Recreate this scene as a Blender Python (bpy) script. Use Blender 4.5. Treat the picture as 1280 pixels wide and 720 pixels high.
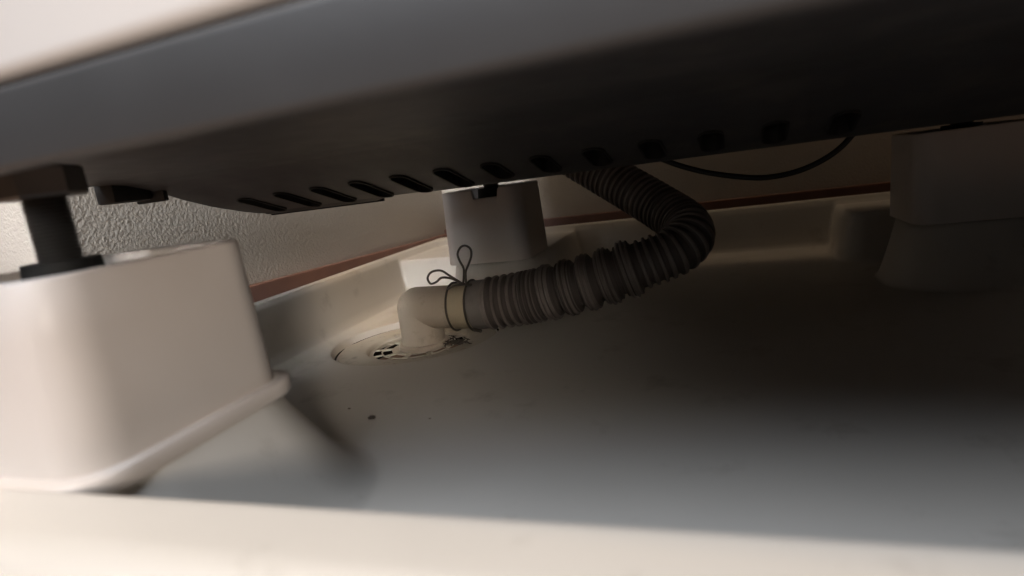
import bpy, bmesh, math, random
from mathutils import Vector, Matrix
import numpy as np
random.seed(4)
S = bpy.context.scene
for o in list(bpy.data.objects): bpy.data.objects.remove(o)
C = S.collection
R = math.radians

# ------------------------------------------------------------------ camera
cd = bpy.data.cameras.new('camera'); cam = bpy.data.objects.new('camera', cd); C.objects.link(cam)
S.camera = cam
cd.sensor_fit = 'HORIZONTAL'; cd.sensor_width = 36.0; cd.lens = 36.0*750/1280
M = Matrix(((0.9441, 0.0664, 0.3230), (0.3017, 0.2213, -0.9274), (-0.1331, 0.9729, 0.1889)))
cam.matrix_world = Matrix.Translation((0, 0, 0.125)) @ M.to_4x4()
cd.clip_start = 0.005; cd.clip_end = 50
cd.dof.use_dof = True; cd.dof.focus_distance = 0.46; cd.dof.aperture_fstop = 7.5

# ------------------------------------------------------------------ world, lamps, exposure
w = bpy.data.worlds.new('World'); S.world = w; w.use_nodes = True
bg = w.node_tree.nodes['Background']; bg.inputs[0].default_value = (0.75, 0.85, 1.0, 1); bg.inputs[1].default_value = 0.004
S.view_settings.view_transform = 'Standard'; S.view_settings.look = 'None'
S.view_settings.exposure = -0.2; S.view_settings.gamma = 1.0
def area(name, loc, target, sx, sy, power, col, spread=180):
    l = bpy.data.lights.new(name, 'AREA'); l.shape = 'RECTANGLE'; l.size = sx; l.size_y = sy
    l.energy = power; l.color = col; l.spread = R(spread)
    o = bpy.data.objects.new(name, l); C.objects.link(o); o.location = loc
    d = Vector(target) - Vector(loc)
    o.rotation_euler = d.to_track_quat('-Z', 'Y').to_euler()
    return o
area('added_front_fill', (0.35, -0.60, 0.33), (-0.21, 0.26, 0.075), 0.14, 0.14, 0.105, (1.0, 0.88, 0.77), 23)  # narrow warm fill, added to brighten the near riser and hose
area('added_wall_fill', (-0.345, -0.62, 0.34), (-0.350, 0.48, 0.10), 0.08, 0.22, 0.24, (0.96, 0.98, 1.0), 22)  # narrow fill beam added to brighten the left wall
area('room_light', (-0.36, -0.62, 1.12), (-0.02, 0.12, 0.05), 1.2, 0.72, 23.5, (0.84, 0.90, 1.0))
area('ceiling_light', (-0.52, 0.35, 2.3), (-0.52, 0.35, 0.0), 0.75, 1.2, 86.0, (1.0, 0.73, 0.47))

# ------------------------------------------------------------------ helpers
def mesh_obj(name, verts, faces, mat, parent=None, smooth=True):
    me = bpy.data.meshes.new(name); me.from_pydata([tuple(v) for v in verts], [], faces); me.update()
    if smooth: me.polygons.foreach_set('use_smooth', [True]*len(me.polygons))
    if mat: me.materials.append(mat)
    o = bpy.data.objects.new(name, me); C.objects.link(o)
    if parent: o.parent = parent
    return o
def bm_obj(name, bm, mat, parent=None, smooth=True, angle=40):
    me = bpy.data.meshes.new(name); bm.to_mesh(me); bm.free()
    if mat: me.materials.append(mat)
    if smooth:
        me.polygons.foreach_set('use_smooth', [True]*len(me.polygons))
        me.set_sharp_from_angle(angle=R(angle))
    o = bpy.data.objects.new(name, me); C.objects.link(o)
    if parent: o.parent = parent
    return o
def tag(o, label, cat, group=None):
    o['label'] = label; o['category'] = cat
    if group: o['group'] = group
    return o
def structure(o): o['kind'] = 'structure'; return o
def empty(name, loc=(0, 0, 0), rz=0.0):
    o = bpy.data.objects.new(name, None); C.objects.link(o); o.location = loc; o.rotation_euler = (0, 0, rz)
    o.empty_display_size = 0.02
    return o
def box_bm(bm, x0, x1, y0, y1, z0, z1, bev=0.0, seg=2):
    r = bmesh.ops.create_cube(bm, size=1.0)
    vs = r['verts']
    for v in vs:
        v.co = Vector(((x0+x1)/2 + v.co.x*(x1-x0), (y0+y1)/2 + v.co.y*(y1-y0), (z0+z1)/2 + v.co.z*(z1-z0)))
    if bev > 0:
        es = list({e for v in vs for e in v.link_edges})
        bmesh.ops.bevel(bm, geom=es, offset=bev, segments=seg, affect='EDGES', profile=0.5)
def catmull(pts, n):
    P = [Vector(p) for p in pts]; P = [P[0]*2-P[1]] + P + [P[-1]*2-P[-2]]
    out = []
    for i in range(1, len(P)-2):
        for k in range(n):
            t = k/n
            out.append(0.5*((2*P[i]) + (P[i+1]-P[i-1])*t + (2*P[i-1]-5*P[i]+4*P[i+1]-P[i+2])*t*t + (-P[i-1]+3*P[i]-3*P[i+1]+P[i+2])*t**3))
    out.append(P[-2]); return out
def resample(pts, step):
    L = [0.0]
    for a, b in zip(pts, pts[1:]): L.append(L[-1] + (b-a).length)
    tot = L[-1]; n = max(2, int(tot/step)); out = []; j = 0
    for i in range(n+1):
        s = tot*i/n
        while j < len(L)-2 and L[j+1] < s: j += 1
        f = (s-L[j])/max(1e-9, L[j+1]-L[j]); out.append(pts[j].lerp(pts[j+1], min(1, f)))
    return out, tot
def sweep(pts, rad, seg, cap=True):
    """tube along pts with radius rad(i) -> verts, faces"""
    n = len(pts); T = []
    for i in range(n):
        a = pts[max(0, i-1)]; b = pts[min(n-1, i+1)]; T.append((b-a).normalized())
    up = Vector((0, 0, 1)) if abs(T[0].z) < 0.9 else Vector((1, 0, 0))
    N = (up - T[0]*up.dot(T[0])).normalized(); V = []; F = []
    for i in range(n):
        N = (N - T[i]*N.dot(T[i])).normalized(); B = T[i].cross(N)
        r = rad(i)
        for k in range(seg):
            a = 2*math.pi*k/seg; V.append(pts[i] + (N*math.cos(a) + B*math.sin(a))*r)
    for i in range(n-1):
        for k in range(seg):
            k2 = (k+1) % seg; F.append((i*seg+k, i*seg+k2, (i+1)*seg+k2, (i+1)*seg+k))
    if cap:
        F.append(tuple(range(seg-1, -1, -1))); F.append(tuple((n-1)*seg+k for k in range(seg)))
    return V, F
def lathe(prof, seg=64, closed=False):
    V = []; F = []; n = len(prof)
    for r, z in prof:
        for k in range(seg):
            a = 2*math.pi*k/seg; V.append((r*math.cos(a), r*math.sin(a), z))
    m = n if closed else n-1
    for i in range(m):
        j = (i+1) % n
        for k in range(seg):
            k2 = (k+1) % seg; F.append((i*seg+k, i*seg+k2, j*seg+k2, j*seg+k))
    return V, F

# ------------------------------------------------------------------ materials
def mat(name, col, rough=0.5, var=0.05, nscale=12.0, bump=0.0, bscale=300.0, spec=0.5, col2=None, metallic=0.0, dirt=None, rvar=0.08):
    m = bpy.data.materials.new(name); m.use_nodes = True; t = m.node_tree; N = t.nodes; L = t.links
    b = N['Principled BSDF']; b.inputs['Metallic'].default_value = metallic
    b.inputs['Specular IOR Level'].default_value = spec
    tc = N.new('ShaderNodeTexCoord')
    n1 = N.new('ShaderNodeTexNoise'); n1.inputs['Scale'].default_value = nscale; n1.inputs['Detail'].default_value = 6
    L.new(tc.outputs['Object'], n1.inputs['Vector'])
    mx = N.new('ShaderNodeMix'); mx.data_type = 'RGBA'
    c2 = col2 or tuple(c*(1-3*var) for c in col)
    mx.inputs[6].default_value = (*c2, 1); mx.inputs[7].default_value = (*col, 1)
    rp = N.new('ShaderNodeMapRange'); rp.inputs['From Min'].default_value = 0.3; rp.inputs['From Max'].default_value = 0.6
    L.new(n1.outputs['Fac'], rp.inputs['Value']); L.new(rp.outputs['Result'], mx.inputs[0])
    out = mx.outputs[2]
    if dirt:
        dcol, dscale, lo, hi, amt = dirt
        n3 = N.new('ShaderNodeTexNoise'); n3.inputs['Scale'].default_value = dscale; n3.inputs['Detail'].default_value = 8
        n3.inputs['Roughness'].default_value = 0.65
        L.new(tc.outputs['Object'], n3.inputs['Vector'])
        r3 = N.new('ShaderNodeMapRange'); r3.inputs['From Min'].default_value = lo; r3.inputs['From Max'].default_value = hi
        r3.inputs['To Max'].default_value = amt
        L.new(n3.outputs['Fac'], r3.inputs['Value'])
        m3 = N.new('ShaderNodeMix'); m3.data_type = 'RGBA'; m3.inputs[7].default_value = (*dcol, 1)
        L.new(r3.outputs['Result'], m3.inputs[0]); L.new(out, m3.inputs[6]); out = m3.outputs[2]
    L.new(out, b.inputs['Base Color'])
    rr = N.new('ShaderNodeMapRange'); rr.inputs['To Min'].default_value = rough-rvar; rr.inputs['To Max'].default_value = rough+rvar
    n2 = N.new('ShaderNodeTexNoise'); n2.inputs['Scale'].default_value = nscale*4; n2.inputs['Detail'].default_value = 5
    L.new(tc.outputs['Object'], n2.inputs['Vector']); L.new(n2.outputs['Fac'], rr.inputs['Value']); L.new(rr.outputs['Result'], b.inputs['Roughness'])
    if bump > 0:
        nb = N.new('ShaderNodeTexNoise'); nb.inputs['Scale'].default_value = bscale; nb.inputs['Detail'].default_value = 3
        L.new(tc.outputs['Object'], nb.inputs['Vector'])
        bp = N.new('ShaderNodeBump'); bp.inputs['Strength'].default_value = bump; bp.inputs['Distance'].default_value = 0.001
        L.new(nb.outputs['Fac'], bp.inputs['Height']); L.new(bp.outputs['Normal'], b.inputs['Normal'])
    return m
M_PAN = mat('cream_pan_plastic', (0.62, 0.59, 0.54), 0.42, 0.02, 9, 0.05, 500, dirt=((0.16, 0.13, 0.10), 22, 0.57, 0.82, 0.6))
M_RISER = mat('white_riser_plastic', (0.68, 0.62, 0.57), 0.45, 0.02, 14, 0.04, 500, dirt=((0.25, 0.20, 0.15), 40, 0.62, 0.85, 0.4))
M_BASE = mat('charcoal_plastic', (0.032, 0.033, 0.036), 0.55, 0.05, 20, 0.12, 900, dirt=((0.16, 0.14, 0.12), 30, 0.5, 0.8, 0.3))
M_LIT_FRONT = mat('lit_front_charcoal', (0.044, 0.046, 0.049), 0.5, 0.04, 14, 0.08, 900)  # base plastic in a lighter grey, painting the light on its front
M_STEEL = mat('dull_zinc_steel', (0.16, 0.155, 0.15), 0.5, 0.08, 60, metallic=0.8)
M_SLOT = mat('black_slot_plastic', (0.006, 0.006, 0.006), 0.7, 0.02)
M_WHITE = mat('white_cabinet_enamel', (0.78, 0.77, 0.75), 0.35, 0.01, 5)
M_HOSE = mat('grey_hose_plastic', (0.23, 0.20, 0.18), 0.38, 0.05, 40, 0.0, 300, dirt=((0.07, 0.06, 0.05), 60, 0.5, 0.75, 0.6))
M_GROOVE = mat('dark_hose_groove', (0.095, 0.080, 0.070), 0.5, 0.05, 40)
M_CUFF = mat('grey_cuff_rubber', (0.20, 0.182, 0.165), 0.55, 0.05, 40, dirt=((0.07, 0.06, 0.05), 60, 0.5, 0.75, 0.4))
M_ELBOW = mat('ivory_elbow_plastic', (0.50, 0.43, 0.34), 0.42, 0.03, 30, dirt=((0.13, 0.10, 0.06), 60, 0.55, 0.8, 0.6))
M_BAND = mat('yellowed_sleeve_plastic', (0.50, 0.43, 0.30), 0.5, 0.04, 40)
M_WIRE = mat('tarnished_steel_wire', (0.13, 0.115, 0.095), 0.45, 0.05, 80, metallic=0.7)
M_TRAP = mat('ivory_trap_plastic', (0.58, 0.54, 0.46), 0.48, 0.03, 30, dirt=((0.10, 0.08, 0.055), 70, 0.55, 0.75, 0.7))
M_WELL = mat('sludge_and_gap_shade_black', (0.014, 0.011, 0.008), 0.85, 0.1, 80, spec=0.1)  # drain sludge, and the painted shade in the cover gap
M_CABLE = mat('black_cable_sheath', (0.012, 0.012, 0.012), 0.5)
M_SKIRT = mat('brown_wood_skirting', (0.23, 0.12, 0.092), 0.5, 0.08, 20, 0.1, 200)
M_FLOOR = mat('brown_vinyl_floor', (0.33, 0.22, 0.15), 0.5, 0.1, 6)
M_LINT = mat('grey_lint', (0.09, 0.075, 0.06), 0.9, 0.1, 200)
M_DUST = mat('brown_dust', (0.26, 0.22, 0.18), 0.9, 0.1, 200)
M_PALE = mat('pale_scale', (0.55, 0.50, 0.42), 0.8, 0.05, 200)

def wallpaper():
    m = bpy.data.materials.new('embossed_wallpaper'); m.use_nodes = True; t = m.node_tree; N = t.nodes; L = t.links
    b = N['Principled BSDF']; b.inputs['Roughness'].default_value = 0.75; b.inputs['Specular IOR Level'].default_value = 0.25
    tc = N.new('ShaderNodeTexCoord')
    n1 = N.new('ShaderNodeTexNoise'); n1.inputs['Scale'].default_value = 380; n1.inputs['Detail'].default_value = 3; n1.inputs['Roughness'].default_value = 0.55; n1.inputs['Distortion'].default_value = 0.6
    v = N.new('ShaderNodeTexVoronoi'); v.inputs['Scale'].default_value = 460; v.feature = 'SMOOTH_F1'
    L.new(tc.outputs['Object'], n1.inputs['Vector']); L.new(tc.outputs['Object'], v.inputs['Vector'])
    ad = N.new('ShaderNodeMath'); ad.operation = 'SUBTRACT'; L.new(n1.outputs['Fac'], ad.inputs[0])
    mu = N.new('ShaderNodeMath'); mu.operation = 'MULTIPLY'; mu.inputs[1].default_value = 0.35
    L.new(v.outputs['Distance'], mu.inputs[0]); L.new(mu.outputs[0], ad.inputs[1])
    bp = N.new('ShaderNodeBump'); bp.inputs['Strength'].default_value = 0.6; bp.inputs['Distance'].default_value = 0.0016
    L.new(ad.outputs[0], bp.inputs['Height']); L.new(bp.outputs['Normal'], b.inputs['Normal'])
    n2 = N.new('ShaderNodeTexNoise'); n2.inputs['Scale'].default_value = 7; n2.inputs['Detail'].default_value = 5
    L.new(tc.outputs['Object'], n2.inputs['Vector'])
    cr = N.new('ShaderNodeMix'); cr.data_type = 'RGBA'; cr.inputs[6].default_value = (0.50, 0.46, 0.40, 1); cr.inputs[7].default_value = (0.56, 0.52, 0.465, 1)
    L.new(n2.outputs['Fac'], cr.inputs[0]); L.new(cr.outputs[2], b.inputs['Base Color'])
    return m
M_WALL = wallpaper()

# ------------------------------------------------------------------ room: floor, two walls with skirting
bm = bmesh.new(); box_bm(bm, -1.6, 1.6, -1.8, 1.0, -0.06, -0.014)
structure(bm_obj('floor', bm, M_FLOOR, smooth=False))
bm = bmesh.new(); box_bm(bm, -1.6, 1.6, 0.0, 0.10, -0.014, 2.4)
bw = structure(bm_obj('back_wall', bm, M_WALL, smooth=False)); bw.location = (0, 0.738, 0)
bm = bmesh.new(); box_bm(bm, -1.0, 1.2, -0.009, 0.0005, -0.013, 0.0615, 0.0012)
bm_obj('skirting_board', bm, M_SKIRT, bw)
lw_ang = -math.atan(0.10)
bm = bmesh.new(); box_bm(bm, -0.12, 0.0, -0.125, 0.40, -0.014, 2.4)
lw = structure(bm_obj('left_wall', bm, M_WALL, smooth=False)); lw.location = (-0.370, 0.40, 0); lw.rotation_euler = (0, 0, lw_ang)
bm = bmesh.new(); box_bm(bm, -0.0005, 0.009, -0.125, 0.36, -0.013, 0.0617, 0.0012)
sk = bm_obj('skirting_board', bm, M_SKIRT, lw); sk.rotation_euler = (R(-1.0), 0, 0)

# ------------------------------------------------------------------ washing machine pan
TRAP = (-0.231, 0.417)
RISERS = {'far': (-0.187, 0.5175), 'near': (-0.2125, 0.1545), 'right': (0.1715, 0.5175)}
X0, X1, Y0, Y1 = -0.337, 0.303, 0.0755, 0.702
def sst(a, b, x):
    t = np.clip((x-a)/(b-a), 0, 1); return t*t*(3-2*t)
def smax(a, b, k):
    h = np.clip(0.5+0.5*(a-b)/k, 0, 1); return b+(a-b)*h + k*h*(1-h)
def rbox(X, Y, cx, cy, hx, hy, r):
    qx = np.abs(X-cx)-hx+r; qy = np.abs(Y-cy)-hy+r
    return np.hypot(np.maximum(qx, 0), np.maximum(qy, 0)) + np.minimum(np.maximum(qx, qy), 0) - r
def pan_height(X, Y):
    FI = 0.0285
    d = -rbox(X, Y, (X0+X1)/2, (Y0+Y1)/2, (X1-X0)/2, (Y1-Y0)/2, 0.002)       # distance inside outer edge
    wid = 0.020
    di = -rbox(X, Y, (X0+X1)/2, (Y0+FI+Y1-wid)/2, (X1-X0)/2-wid, (Y1-wid-Y0-FI)/2, 0.045)  # inside inner edge
    Z = 0.015*(1-sst(0.000, 0.026, di))
    rim = 0.0555 - 0.0555*sst(0.0, 0.013, di)
    # rounded shoulder at the outer edge
    t = np.clip(d/0.012, 0, 1); rim = rim - 0.010*(1-np.sqrt(np.clip(1-(1-t)**2, 0, 1)))
    # corner shelves
    for bx0, bx1, by0, by1 in ((-0.40, -0.150, 0.556, 0.80), (0.117, 0.40, 0.600, 0.80), (-0.40, -0.245, 0.0, 0.20), (0.18, 0.4, 0.0, 0.16)):
        sd = rbox(X, Y, (bx0+bx1)/2, (by0+by1)/2, (bx1-bx0)/2, (by1-by0)/2, 0.012)
        Z = smax(Z, 0.049*(1-sst(-0.002, 0.011, sd)), 0.004)
    # flared feet under the risers
    for k, (cx, cy) in RISERS.items():
        hx, hy = (0.0405, 0.0465) if k == 'near' else (0.0365, 0.0365)
        sd = rbox(X, Y, cx, cy, hx, hy, 0.026)
        fl = 0.036 if k == 'near' else 0.016
        t = np.clip((sd-0.001)/fl, 0, 1)
        Z = smax(Z, 0.0505*(1-t)**1.25, 0.016 if k == 'near' else 0.004)
    Z = smax(Z, rim, 0.003)
    # drain recess
    rr = np.hypot(X-TRAP[0], Y-TRAP[1])
    Z = Z - 0.006*(1-sst(0.0668, 0.0676, rr)) - 0.03*(1-sst(0.043, 0.0445, rr))
    return Z
def axis(lo, hi, flo, fhi, c, f):
    a = np.linspace(lo, lo+0.012, 16)
    b = np.arange(lo+0.0135, flo, c); m = np.arange(flo, fhi, f); e = np.arange(fhi, hi-0.012, c); g = np.linspace(hi-0.012, hi, 16)
    return np.concatenate([a, b, m, e, g])
gx = axis(X0, X1, -0.302, -0.160, 0.0018, 0.0006); gy = axis(Y0, Y1, 0.346, 0.488, 0.0018, 0.0006)
GX, GY = np.meshgrid(gx, gy); GZ = pan_height(GX, GY)
nx, ny = len(gx), len(gy)
co = np.stack([GX, GY, GZ], -1).reshape(-1, 3)
# outer skirt
def ring_idx():
    r = [i for i in range(nx)] + [j*nx+nx-1 for j in range(1, ny)] + [(ny-1)*nx+i for i in range(nx-2, -1, -1)] + [j*nx for j in range(ny-2, 0, -1)]
    return r
ri = ring_idx(); low = co[ri].copy(); low[:, 2] = -0.012
co = np.concatenate([co, low])
I, J = np.meshgrid(np.arange(nx-1), np.arange(ny-1)); a = (J*nx+I).ravel()
quads = np.stack([a, a+1, a+nx+1, a+nx], -1)
nr = len(ri); base = nx*ny; ra = np.array(ri)
k = np.arange(nr); k2 = (k+1) % nr
sk_q = np.stack([ra[k2], ra[k], base+k, base+k2], -1)
quads = np.concatenate([quads, sk_q])
me = bpy.data.meshes.new('washer_pan'); me.vertices.add(len(co)); me.vertices.foreach_set('co', co.ravel())
me.loops.add(quads.size); me.loops.foreach_set('vertex_index', quads.ravel().astype(np.int32))
me.polygons.add(len(quads)); me.polygons.foreach_set('loop_start', np.arange(0, quads.size, 4, dtype=np.int32))
me.polygons.foreach_set('loop_total', np.full(len(quads), 4, dtype=np.int32)); me.update(calc_edges=True)
me.polygons.foreach_set('use_smooth', [True]*len(quads)); me.materials.append(M_PAN)
pan = bpy.data.objects.new('washer_pan', me); C.objects.link(pan)
tag(pan, 'wide cream plastic drip tray with raised rim and stepped corners under the washing machine', 'drip tray')

# ------------------------------------------------------------------ risers: square cups with a slotted collar
def rrect(h, r, n=8):
    pts = []
    for cx, cy, a0 in ((h-r, h-r, 0), (-(h-r), h-r, 90), (-(h-r), -(h-r), 180), (h-r, -(h-r), 270)):
        for i in range(n+1):
            a = R(a0+90*i/n); pts.append((cx+r*math.cos(a), cy+r*math.sin(a)))
    return pts
def loft(rings):
    V = []; F = []; n = len(rings[0][0])
    for pts, z in rings:
        for i, p in enumerate(pts):
            zz = z(p) if callable(z) else z
            V.append((p[0], p[1], zz))
    for i in range(len(rings)-1):
        for q in range(n):
            q2 = (q+1) % n; F.append((i*n+q, i*n+q2, (i+1)*n+q2, (i+1)*n+q))
    F.append(tuple((len(rings)-1)*n+q for q in range(n))); F.append(tuple(range(n-1, -1, -1)))
    return V, F
def densify(pts, step=0.002):
    out = []
    for a, b in zip(pts, pts[1:]+pts[:1]):
        L = math.hypot(b[0]-a[0], b[1]-a[1]); m = max(1, int(L/step))
        for i in range(m): out.append((a[0]+(b[0]-a[0])*i/m, a[1]+(b[1]-a[1])*i/m))
    return out
def riser(loc, label, top, notch, collar=True, sy=1.0):
    t = empty('riser', (loc[0], loc[1], 0.0))
    tag(t, label, 'riser', 'square plastic risers standing in the tray corners')
    H = top; r = 0.013
    def ztop(off):
        def f(p):
            if notch and p[1] < -0.02 and -0.0045 < p[0] < 0.0185: return H-0.0078-off
            return H-off
        return f
    D = lambda h, rr: densify(rrect(h, rr))
    # outer wall rises with a slight taper, folds over a rounded lip and drops inside to the cup floor
    def norm(h, rr): return D(h, rr)
    base = densify(rrect(0.0385, r), 0.0015)
    def sc(h): return [(p[0]*h/0.0385, p[1]*h/0.0385*sy) for p in base]
    V, F = loft([(sc(0.0385), 0.051), (sc(0.0380), 0.070), (sc(0.0372), 0.096), (sc(0.0369), ztop(0.0012)), (sc(0.0362), ztop(0.0003)),
                 (sc(0.0352), ztop(0.0)), (sc(0.0340), ztop(0.0003)), (sc(0.0334), ztop(0.0012)), (sc(0.0332), H-0.018)])
    post = mesh_obj('post', V, F, M_RISER, t)
    post.data.set_sharp_from_angle(angle=R(50))
    if not collar: return t
    V, F = loft([(sc(0.0392), 0.0475), (sc(0.0424), 0.0482), (sc(0.0430), 0.0490), (sc(0.0430), 0.0535), (sc(0.0424), 0.0545), (sc(0.0388), 0.0548)])
    mesh_obj('collar', V, F, M_RISER, t).data.set_sharp_from_angle(angle=R(50))
    return t
riser(RISERS['far'], 'white square riser with notched top lip in the back left corner behind the hose', 0.1142, True, False)
riser(RISERS['near'], 'large white square riser with thin collar in the left foreground', 0.1135, False, True, 1.16)
riser(RISERS['right'], 'dark shaded riser at the far right of the tray beneath the black cable', 0.1135, False, False)

# ------------------------------------------------------------------ washing machine
MA = R(-2.84)
wm = empty('washing_machine', (0, 0, 0), MA)
tag(wm, 'washing machine with white cabinet and dark grey slotted base raised over the tray', 'washing machine')
ML, MR, MF, MB = -0.369, 0.262, 0.0985, 0.640
CL = -0.262   # the cabinet is narrower than the plinth under its front
# underside as a height field: front lip, finger groove, long sloping apron with a turned-in lower lip
prof = np.array([(0.0985, .1500), (0.0988, .1440), (0.0998, .1428), (0.1015, .1424), (0.1035, .1432), (0.1050, .1540), (0.108, .1585), (0.135, .1585), (0.175, .1530),
                 (0.22, .1515), (0.25, .1505), (0.272, .1488), (0.285, .1466), (0.30, .1425), (0.33, .1325), (0.36, .1232), (0.374, .1196), (0.3785, .1189), (0.381, .1188),
                 (0.383, .1192), (0.3845, .121), (0.386, .139), (0.390, .1500)])
flat = np.array([(0.0985, .1500), (0.0988, .1440), (0.0998, .1428), (0.1015, .1424), (0.1035, .1432), (0.1050, .1540), (0.108, .1585), (0.135, .1585), (0.175, .1510), (0.2, .1500), (0.390, .1500)])
xs = np.concatenate([np.linspace(ML, ML+0.004, 4), np.linspace(ML+0.006, -0.31, 30), np.linspace(-0.305, 0.225, 60), np.linspace(0.228, MR, 16)])
ys = np.unique(np.concatenate([prof[:, 0], np.linspace(0.115, 0.27, 14), np.linspace(0.275, 0.38, 30)]))
XX, YY = np.meshgrid(xs, ys)
Pc = np.interp(YY, prof[:, 0], prof[:, 1]); Pf = np.interp(YY, flat[:, 0], flat[:, 1])
tl = np.clip((XX-(ML+0.004))/0.009, 0, 1); win = np.sqrt(np.clip(1-(1-tl)**2, 0, 1))
tr = np.clip(((MR-0.006)-XX)/0.022, 0, 1); win = win*np.sqrt(np.clip(1-(1-tr)**2, 0, 1))
win = np.where(YY < 0.2, 1.0, win)
bulge = np.interp(YY, [0.265, 0.29, 0.31, 0.335, 0.36, 0.376], [0, 0.0024, 0.0036, 0.0030, 0.0012, 0])
Pc = Pc-bulge*sst(-0.318, -0.352, XX)
ZZ = Pf+(Pc-Pf)*win
# deeper hanging tab on the left end of the lip and a shallow cut in it
tab = (YY > 0.374) & (YY < 0.385) & (XX > -0.352) & (XX < -0.246); ZZ = np.where(tab, ZZ-0.0013, ZZ)
cut = (YY > 0.376) & (YY < 0.385) & (XX > -0.242) & (XX < -0.214); ZZ = np.where(cut, ZZ+0.0012, ZZ)
nxs, nys = len(xs), len(ys); TOP = 0.1602
V = [(XX[j, i], YY[j, i], ZZ[j, i]) for j in range(nys) for i in range(nxs)]
F = [(j*nxs+i, (j+1)*nxs+i, (j+1)*nxs+i+1, j*nxs+i+1) for j in range(nys-1) for i in range(nxs-1)]
rim = [i for i in range(nxs)] + [j*nxs+nxs-1 for j in range(1, nys)] + [(nys-1)*nxs+i for i in range(nxs-2, -1, -1)] + [j*nxs for j in range(nys-2, 0, -1)]
b0 = len(V); V += [(V[i][0], V[i][1], TOP) for i in rim]
n = len(rim)
F += [(rim[q], rim[(q+1) % n], b0+(q+1) % n, b0+q) for q in range(n)]
F.append(tuple(b0+q for q in range(n)))
base = mesh_obj('base', V, F, M_BASE, wm)
# slots: capsules cut through the sloping apron, each lined with a black recessed tray
SLX = [-0.327+0.0312*i for i in range(13)]
SLX[0] = -0.3285
SA = -math.atan(0.31)
def capsule(wd, ln, n=8):
    out = []
    for c, a0 in ((ln/2-wd/2, 0), (-(ln/2-wd/2), 180)):
        for i in range(n+1):
            a = R(a0+180*i/n); out.append((wd/2*math.cos(a), c+wd/2*math.sin(a)))
    return out
WD, LN = 0.0132, 0.044
LN2 = 0.035
SY = 0.3507
def slot_frame(x):
    dy = -0.0025 if x > -0.15 else 0.0
    return Matrix.Translation((x, SY+dy, 0.1262-0.32*dy)) @ Matrix.Rotation(SA, 4, 'X')
cv = []; cf = []
for x in SLX:
    fr = slot_frame(x); P = capsule(WD, LN2 if x > -0.15 else LN); m = len(P); o0 = len(cv)
    for z in (-0.012, 0.010):
        for p in P: cv.append(fr @ Vector((p[0], p[1], z)))
    for q in range(m): cf.append((o0+q, o0+(q+1) % m, o0+m+(q+1) % m, o0+m+q))
    cf.append(tuple(o0+q for q in range(m-1, -1, -1))); cf.append(tuple(o0+m+q for q in range(m)))
cut_o = mesh_obj('cutter', cv, cf, None, wm, smooth=False)
bmn = bmesh.new(); bmn.from_mesh(base.data); bmesh.ops.recalc_face_normals(bmn, faces=bmn.faces); bmn.to_mesh(base.data); bmn.free()
bmn = bmesh.new(); bmn.from_mesh(cut_o.data); bmesh.ops.recalc_face_normals(bmn, faces=bmn.faces); bmn.to_mesh(cut_o.data); bmn.free()
md = base.modifiers.new('b', 'BOOLEAN'); md.object = cut_o; md.operation = 'DIFFERENCE'; md.solver = 'EXACT'
dg = bpy.context.evaluated_depsgraph_get(); nm = bpy.data.meshes.new_from_object(base.evaluated_get(dg))
base.modifiers.clear(); base.data = nm; nm.name = 'base'
if not nm.materials: nm.materials.append(M_BASE)
nm.polygons.foreach_set('use_smooth', [True]*len(nm.polygons)); nm.set_sharp_from_angle(angle=R(38))
bpy.data.objects.remove(cut_o)
def slot_tray(ln):
    P = capsule(WD-0.0004, ln-0.0004); Pi = capsule(WD-0.0022, ln-0.0022); m = len(P)
    lv = [(p[0], p[1], -0.0012) for p in P] + [(p[0], p[1], 0.0098) for p in P] + [(p[0], p[1], -0.0012) for p in Pi] + [(p[0], p[1], 0.0085) for p in Pi]
    lf = []
    for q in range(m):
        q2 = (q+1) % m
        lf += [(q, q2, m+q2, m+q), (2*m+q2, 2*m+q, 3*m+q, 3*m+q2), (q2, q, 2*m+q, 2*m+q2)]
    return lv, lf + [tuple(3*m+q for q in range(m)), tuple(m+q for q in range(m))]
trays = {}
for x in SLX:
    ln = LN2 if x > -0.15 else LN
    if ln not in trays:
        s = mesh_obj('vent_slot', *slot_tray(ln), M_SLOT, wm); trays[ln] = s.data; s.data.set_sharp_from_angle(angle=R(40))
    else:
        s = bpy.data.objects.new('vent_slot', trays[ln]); C.objects.link(s); s.parent = wm
    s.matrix_local = slot_frame(x)
bm = bmesh.new(); box_bm(bm, CL, MR-0.004, 0.3905, MB, 0.1502, 0.1600, 0.002)
bm_obj('rear_base', bm, M_BASE, wm)
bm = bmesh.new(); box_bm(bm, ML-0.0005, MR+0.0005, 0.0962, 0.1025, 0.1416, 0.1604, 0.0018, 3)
bm_obj('lit_front_band', bm, M_LIT_FRONT, wm)  # band added so the front of the base looks lit
bm = bmesh.new(); box_bm(bm, -0.351, -0.246, 0.3812, 0.3842, 0.1164, 0.1190, 0.0005)
bm_obj('lip_shadow_strip', bm, M_SLOT, wm)  # black strip standing in for the shadow line along the lip
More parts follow.
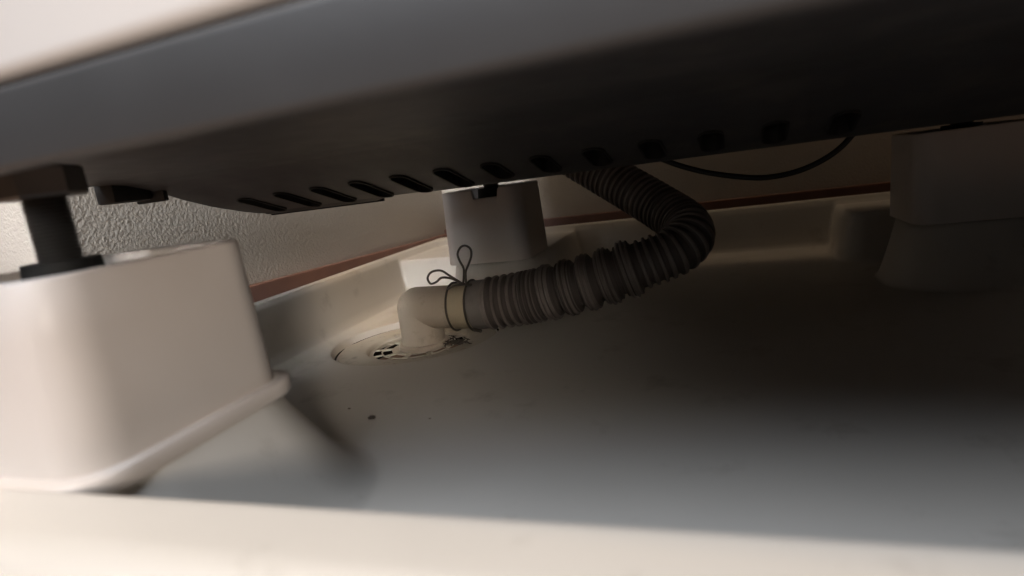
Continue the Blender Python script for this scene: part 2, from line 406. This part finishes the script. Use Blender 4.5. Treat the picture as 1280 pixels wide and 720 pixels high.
# white cabinet over the base, bottom edge rolled
bm = bmesh.new(); box_bm(bm, CL+0.002, MR-0.002, MF+0.0005, MB-0.002, 0.1625, 0.93, 0.004, 3)
bm_obj('cabinet', bm, M_WHITE, wm)
bm = bmesh.new(); box_bm(bm, CL+0.004, MR-0.006, MF+0.004, MB-0.004, 0.1598, 0.1640)
bm_obj('seam', bm, M_SLOT, wm, smooth=False)
bm = bmesh.new(); box_bm(bm, -0.375, -0.3585, 0.262, 0.288, 0.1385, 0.1525, 0.0015); box_bm(bm, -0.375, -0.349, 0.2885, 0.292, 0.1365, 0.1525, 0.0008)
bm_obj('corner_bracket', bm, M_SLOT, wm)
def foot(x, y, z0):
    pr = [(0.0, z0+0.006), (0.0125, z0+0.006), (0.0125, z0+0.010)]
    z = z0+0.018
    while z < 0.150: pr += [(0.0062, z), (0.0075, z+0.0006)]; z += 0.0014
    pr += [(0.0062, 0.1586), (0.0, 0.1586)]
    V, F = lathe(pr, 32); f = mesh_obj('foot', V, F, M_STEEL, wm); f.location = (x, y, 0); f.data.set_sharp_from_angle(angle=R(40))
    V, F = lathe([(0.0, z0), (0.021, z0), (0.0225, z0+0.0012), (0.0225, z0+0.008), (0.021, z0+0.0095), (0.013, z0+0.012), (0.0122, z0+0.020), (0.0, z0+0.020)], 48)
    g = mesh_obj('rubber_pad', V, F, M_SLOT, f); g.data.set_sharp_from_angle(angle=R(40))
    V, F = lathe([(0.0, 0.138), (0.0130, 0.138), (0.0138, 0.139), (0.0138, 0.1475), (0.0130, 0.1485), (0.0, 0.1485)], 6)
    g = mesh_obj('lock_nut', V, F, M_STEEL, f, smooth=False)
inv = Matrix.Rotation(-MA, 4, 'Z')
for kx, zz in (('far', 0.0935), ('near', 0.0955), ('right', 0.0955)):
    p = inv @ Vector((*RISERS[kx], 0)); foot(p.x - (0.012 if kx == 'near' else 0), p.y, zz)

# ------------------------------------------------------------------ drain trap in the tray floor
tr = empty('drain_trap', (TRAP[0], TRAP[1], 0.0))
tag(tr, 'round ivory drain cover with holed strainer sunk in the tray floor under the elbow', 'drain cover')
V, F = lathe([(0.0405, -0.0055), (0.0635, -0.0055), (0.0637, -0.0010), (0.0630, 0.0004), (0.0615, 0.0008), (0.0425, 0.0008), (0.0412, 0.0002), (0.0405, -0.0012)], 128, closed=True)
mesh_obj('cover_ring', V, F, M_TRAP, tr).data.set_sharp_from_angle(angle=R(40))
V, F = lathe([(0.0634, -0.0058), (0.0676, -0.0058), (0.0676, -0.0002), (0.0634, -0.0010)], 128, closed=True)
mesh_obj('groove_shade_ring', V, F, M_WELL, tr)  # black ring painting the shade in the gap round the cover
V, F = lathe([(0.0, -0.033), (0.040, -0.033), (0.0425, -0.031), (0.0425, -0.0065)], 64)
mesh_obj('well', V, F, M_WELL, tr)
# strainer: polar plate with wedge holes
NS = 72; rad = [0.0, 0.010, 0.0185, 0.0200, 0.0215, 0.0290, 0.0300, 0.0365, 0.0380, 0.0396]
bm = bmesh.new(); vt = {}
for i, r in enumerate(rad):
    for q in range(NS):
        a = 2*math.pi*q/NS; vt[i, q] = bm.verts.new((r*math.cos(a), r*math.sin(a), -0.0022)) if i else None
c0 = bm.verts.new((0, 0, -0.0022))
for q in range(NS):
    q2 = (q+1) % NS; bm.faces.new((c0, vt[1, q], vt[1, q2]))
    for i in range(1, len(rad)-1):
        hole = (i == 4 and q % 8 < 6) or (i == 6 and (q+3) % 6 < 5)
        if not hole: bm.faces.new((vt[i, q], vt[i+1, q], vt[i+1, q2], vt[i, q2]))
st = bm_obj('strainer', bm, M_TRAP, tr, smooth=False)
sm = st.modifiers.new('s', 'SOLIDIFY'); sm.thickness = 0.0008; sm.offset = -1

# ------------------------------------------------------------------ drain elbow
ECX, ECY, EZ, ER = -0.2262, 0.4185, 0.0288, 0.0170
el = empty('drain_elbow', (ECX, ECY, 0))
tag(el, 'ivory plastic pipe elbow standing on the drain cover and joining the grey hose', 'pipe elbow')
bm = bmesh.new()
def add_cyl(bm, p, q, r0, r1, seg=48):
    d = Vector(q)-Vector(p); mt = Matrix.Translation((Vector(p)+Vector(q))/2) @ d.to_track_quat('Z', 'Y').to_matrix().to_4x4()
    bmesh.ops.create_cone(bm, cap_ends=True, segments=seg, radius1=r0, radius2=r1, depth=d.length, matrix=mt)
add_cyl(bm, (0, 0, -0.004), (0, 0, EZ), ER+0.0004, ER)
bmesh.ops.create_uvsphere(bm, u_segments=48, v_segments=32, radius=ER, matrix=Matrix.Translation((0, 0, EZ)))
add_cyl(bm, (0, 0, EZ), (0.0305, 0.0002, EZ-0.0005), ER, ER-0.0002)
bm_obj('elbow', bm, M_ELBOW, el)
V, F = lathe([(ER+0.0002, -0.0022), (ER+0.0035, -0.0022), (ER+0.0035, 0.0006), (ER+0.0025, 0.0016), (ER+0.0002, 0.0018)], 64)
mesh_obj('flange', V, F, M_ELBOW, el)
V, F = sweep([Vector((0.0300, 0.0002, EZ-0.0005)), Vector((0.0310, 0.0002, EZ-0.0005)), Vector((0.0480, 0.0005, EZ-0.0006)), Vector((0.0490, 0.0005, EZ-0.0006))], lambda i: (ER, ER+0.0008, ER+0.0008, ER)[i], 64)
mesh_obj('sleeve', V, F, M_BAND, el).data.set_sharp_from_angle(angle=R(40))

# ------------------------------------------------------------------ grey corrugated drain hose
hp = catmull([(-0.1790, 0.4190, 0.0282), (-0.163, 0.4195, 0.0290), (-0.1476, 0.4200, 0.0302), (-0.128, 0.4200, 0.0325), (-0.1094, 0.4200, 0.0357), (-0.0900, 0.4205, 0.0393), (-0.0731, 0.4210, 0.0430),
              (-0.0555, 0.4225, 0.0475), (-0.0385, 0.4245, 0.0520), (-0.0240, 0.4290, 0.0570), (-0.0165, 0.4400, 0.0635), (-0.0200, 0.4570, 0.0710), (-0.0355, 0.4760, 0.0815), (-0.0594, 0.4930, 0.0974), (-0.0846, 0.5070, 0.1140), (-0.1203, 0.5200, 0.1386), (-0.135, 0.525, 0.149)], 24)
hp, tot = resample(hp, 0.00055)
hs = [tot*i/(len(hp)-1) for i in range(len(hp))]
def prof_r(s):
    if s < 0.0135: return 0.0183 + (0.0006 if 0.0115 < s else 0)
    s -= 0.0135
    # ribs: open pleats first, then tightly closed ones, then bellied groups, then regular
    def pleat(ph, duty=0.55):
        f = ph % 1.0; return 1.0 if 0.12 < f < duty else (f/0.12 if f <= 0.12 else max(0.0, 1-(f-duty)/0.12))
    if s < 0.026: return 0.0168 + 0.0037*pleat(s/0.0065, 0.36)
    if s < 0.043: return 0.0178 + 0.0026*pleat((s-0.026)/0.0034, 0.36)
    if s < 0.118:
        u = (s-0.043)/0.0150; f = u % 1.0
        belly = math.sin(math.pi*min(1, f/0.80))**0.55 if f < 0.80 else 0.0
        return 0.0162 + 0.0038*belly + 0.0014*pleat(s/0.0034, 0.45)*(1 if f < 0.82 else 0)
    return 0.0156 + 0.0022*pleat((s-0.118)/0.0056, 0.45)
hose = empty('drain_hose', tuple(hp[0]))
tag(hose, 'grey corrugated drain hose bending from the ivory elbow up into the machine base', 'hose')
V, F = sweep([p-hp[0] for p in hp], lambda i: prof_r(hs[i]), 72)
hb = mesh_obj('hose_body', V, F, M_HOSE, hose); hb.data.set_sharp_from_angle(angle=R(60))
hb.data.materials.append(M_GROOVE)                      # darker colour in the grooves between the ribs
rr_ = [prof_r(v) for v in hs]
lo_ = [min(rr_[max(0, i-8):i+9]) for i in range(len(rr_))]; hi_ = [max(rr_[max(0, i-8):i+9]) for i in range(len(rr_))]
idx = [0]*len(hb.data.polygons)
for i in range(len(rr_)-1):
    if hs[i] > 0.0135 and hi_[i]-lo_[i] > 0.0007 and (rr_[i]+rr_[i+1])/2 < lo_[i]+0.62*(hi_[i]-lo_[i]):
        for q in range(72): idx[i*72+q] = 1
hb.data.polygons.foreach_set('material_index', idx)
V, F = sweep([p-hp[0] for p in hp[:24]], lambda i: 0.0190 if 1 < i < 22 else 0.0183, 72)
mesh_obj('hose_cuff', V, F, M_CUFF, hose).data.set_sharp_from_angle(angle=R(40))

# ------------------------------------------------------------------ wire clamp: two turns round the joint and two finger loops
def wire(pts, r=0.00085, seg=10, step=0.0007):
    p, _ = resample(pts, step); return sweep(p, lambda i: r, seg)
def ring_pts(x, tilt, r=0.0190, a0=60, a1=410):
    out = []
    for i in range(65):
        a = R(a0+(a1-a0)*i/64)
        out.append(Vector((x+tilt*(i/64), ECY+0.0004+r*math.cos(a), EZ-0.0006+r*math.sin(a))))
    return out
VV = []; FF = []
def addw(pts, **k):
    V, F = wire(pts, **k); o = len(VV); VV.extend(V); FF.extend([tuple(i+o for i in f) for f in F])
addw(ring_pts(-0.1945, 0.0012, 0.0187))
addw(ring_pts(-0.1790, 0.0010, 0.0197))
addw(catmull([(-0.1945, 0.409, 0.0440), (-0.187, 0.404, 0.0475), (-0.179, 0.404, 0.0480), (-0.1735, 0.408, 0.0468)], 8))
addw(catmull([(-0.1795, 0.406, 0.0470), (-0.1775, 0.405, 0.0540), (-0.1767, 0.405, 0.0600), (-0.1790, 0.405, 0.0660), (-0.1797, 0.405, 0.0712), (-0.1765, 0.405, 0.0757), (-0.1723, 0.405, 0.0766),
              (-0.1689, 0.405, 0.0737), (-0.1692, 0.405, 0.0685), (-0.1725, 0.405, 0.0622), (-0.1752, 0.4045, 0.0570), (-0.1765, 0.405, 0.0480)], 10))
addw(catmull([(-0.1795, 0.404, 0.0490), (-0.1870, 0.401, 0.0560), (-0.1930, 0.400, 0.0605), (-0.2000, 0.399, 0.0602), (-0.2042, 0.399, 0.0560), (-0.2030, 0.400, 0.0512), (-0.1985, 0.401, 0.0520),
              (-0.1940, 0.402, 0.0548), (-0.1870, 0.404, 0.0530), (-0.1800, 0.406, 0.0480)], 10))
addw(catmull([(-0.1775, 0.409, 0.0115), (-0.1735, 0.404, 0.0125), (-0.1690, 0.402, 0.0120)], 8), r=0.0014)
cl = mesh_obj('wire_clamp', VV, FF, M_WIRE)
tag(cl, 'dark wire clamp with two finger loops squeezing the hose onto the elbow', 'hose clamp')

# ------------------------------------------------------------------ black cable sagging from the machine
cp = catmull([(-0.0700, 0.468, 0.1500), (-0.0475, 0.470, 0.1290), (-0.0267, 0.470, 0.1159), (-0.0035, 0.470, 0.1059), (0.0209, 0.470, 0.0993), (0.0394, 0.470, 0.0966), (0.0603, 0.470, 0.0988),
              (0.0782, 0.470, 0.1058), (0.0907, 0.470, 0.1154), (0.1006, 0.470, 0.1298), (0.107, 0.470, 0.151)], 12)
cp, _ = resample(cp, 0.003); V, F = sweep(cp, lambda i: 0.0020, 14)
tag(mesh_obj('earth_cable', V, F, M_CABLE), 'thin black cable hanging in a shallow loop below the slotted base', 'cable')

# ------------------------------------------------------------------ crumbs of dirt on the tray
def lump(name, x, y, r, m, seed, flat=0.45, n=2):
    rnd = random.Random(seed); bm = bmesh.new(); bmesh.ops.create_icosphere(bm, subdivisions=n, radius=r)
    for v in bm.verts:
        v.co *= 0.75+0.5*rnd.random(); v.co.z *= flat
        v.co.x *= 1.3
    o = bm_obj(name, bm, m, None, angle=60)
    z = float(pan_height(np.array([x]), np.array([y]))[0]); o.location = (x, y, z+r*flat*0.5); return o
tag(lump('dirt_crumb', -0.1811, 0.2626, 0.0018, M_LINT, 1), 'largest dark dirt crumb on the open tray floor right of the near riser', 'dirt', 'crumbs on the tray floor')
tag(lump('dirt_crumb', -0.2035, 0.275, 0.0007, M_DUST, 2), 'tiny brown crumb on the tray floor between the largest crumb and the near riser', 'dirt', 'crumbs on the tray floor')
tag(lump('dirt_crumb', -0.146, 0.262, 0.0006, M_DUST, 3), 'tiny brown crumb on the tray floor right of the largest crumb', 'dirt', 'crumbs on the tray floor')
tag(lump('scale_flake', -0.1815, 0.3935, 0.0032, M_PALE, 9, 0.5), 'pale flake of scale beside the drain cover under the wire clamp', 'scale flake')

# matted lint caught on the strainer beside the elbow
rnd = random.Random(11); VV = []; FF = []
for q in range(46):
    a = rnd.uniform(0, 6.28); L = rnd.uniform(0.003, 0.009); cx = rnd.gauss(0, 0.0045); cy = rnd.gauss(0, 0.003); z = abs(rnd.gauss(0, 0.0010))+0.0006
    P = [Vector((cx+L*(t-0.5)*math.cos(a+0.8*t), cy+L*(t-0.5)*math.sin(a+0.8*t), z+0.0006*math.sin(5*t))) for t in (0, .25, .5, .75, 1)]
    V, F = sweep(P, lambda i: (0.0002, 0.0005, 0.0006, 0.0005, 0.0002)[i], 5); o = len(VV); VV += V; FF += [tuple(i+o for i in f) for f in F]
lc = mesh_obj('lint_clump', VV, FF, M_LINT); lc.location = (-0.1935, 0.4085, 0.0006)
tag(lc, 'matted dark lint caught on the drain cover under the clamped hose joint', 'lint')
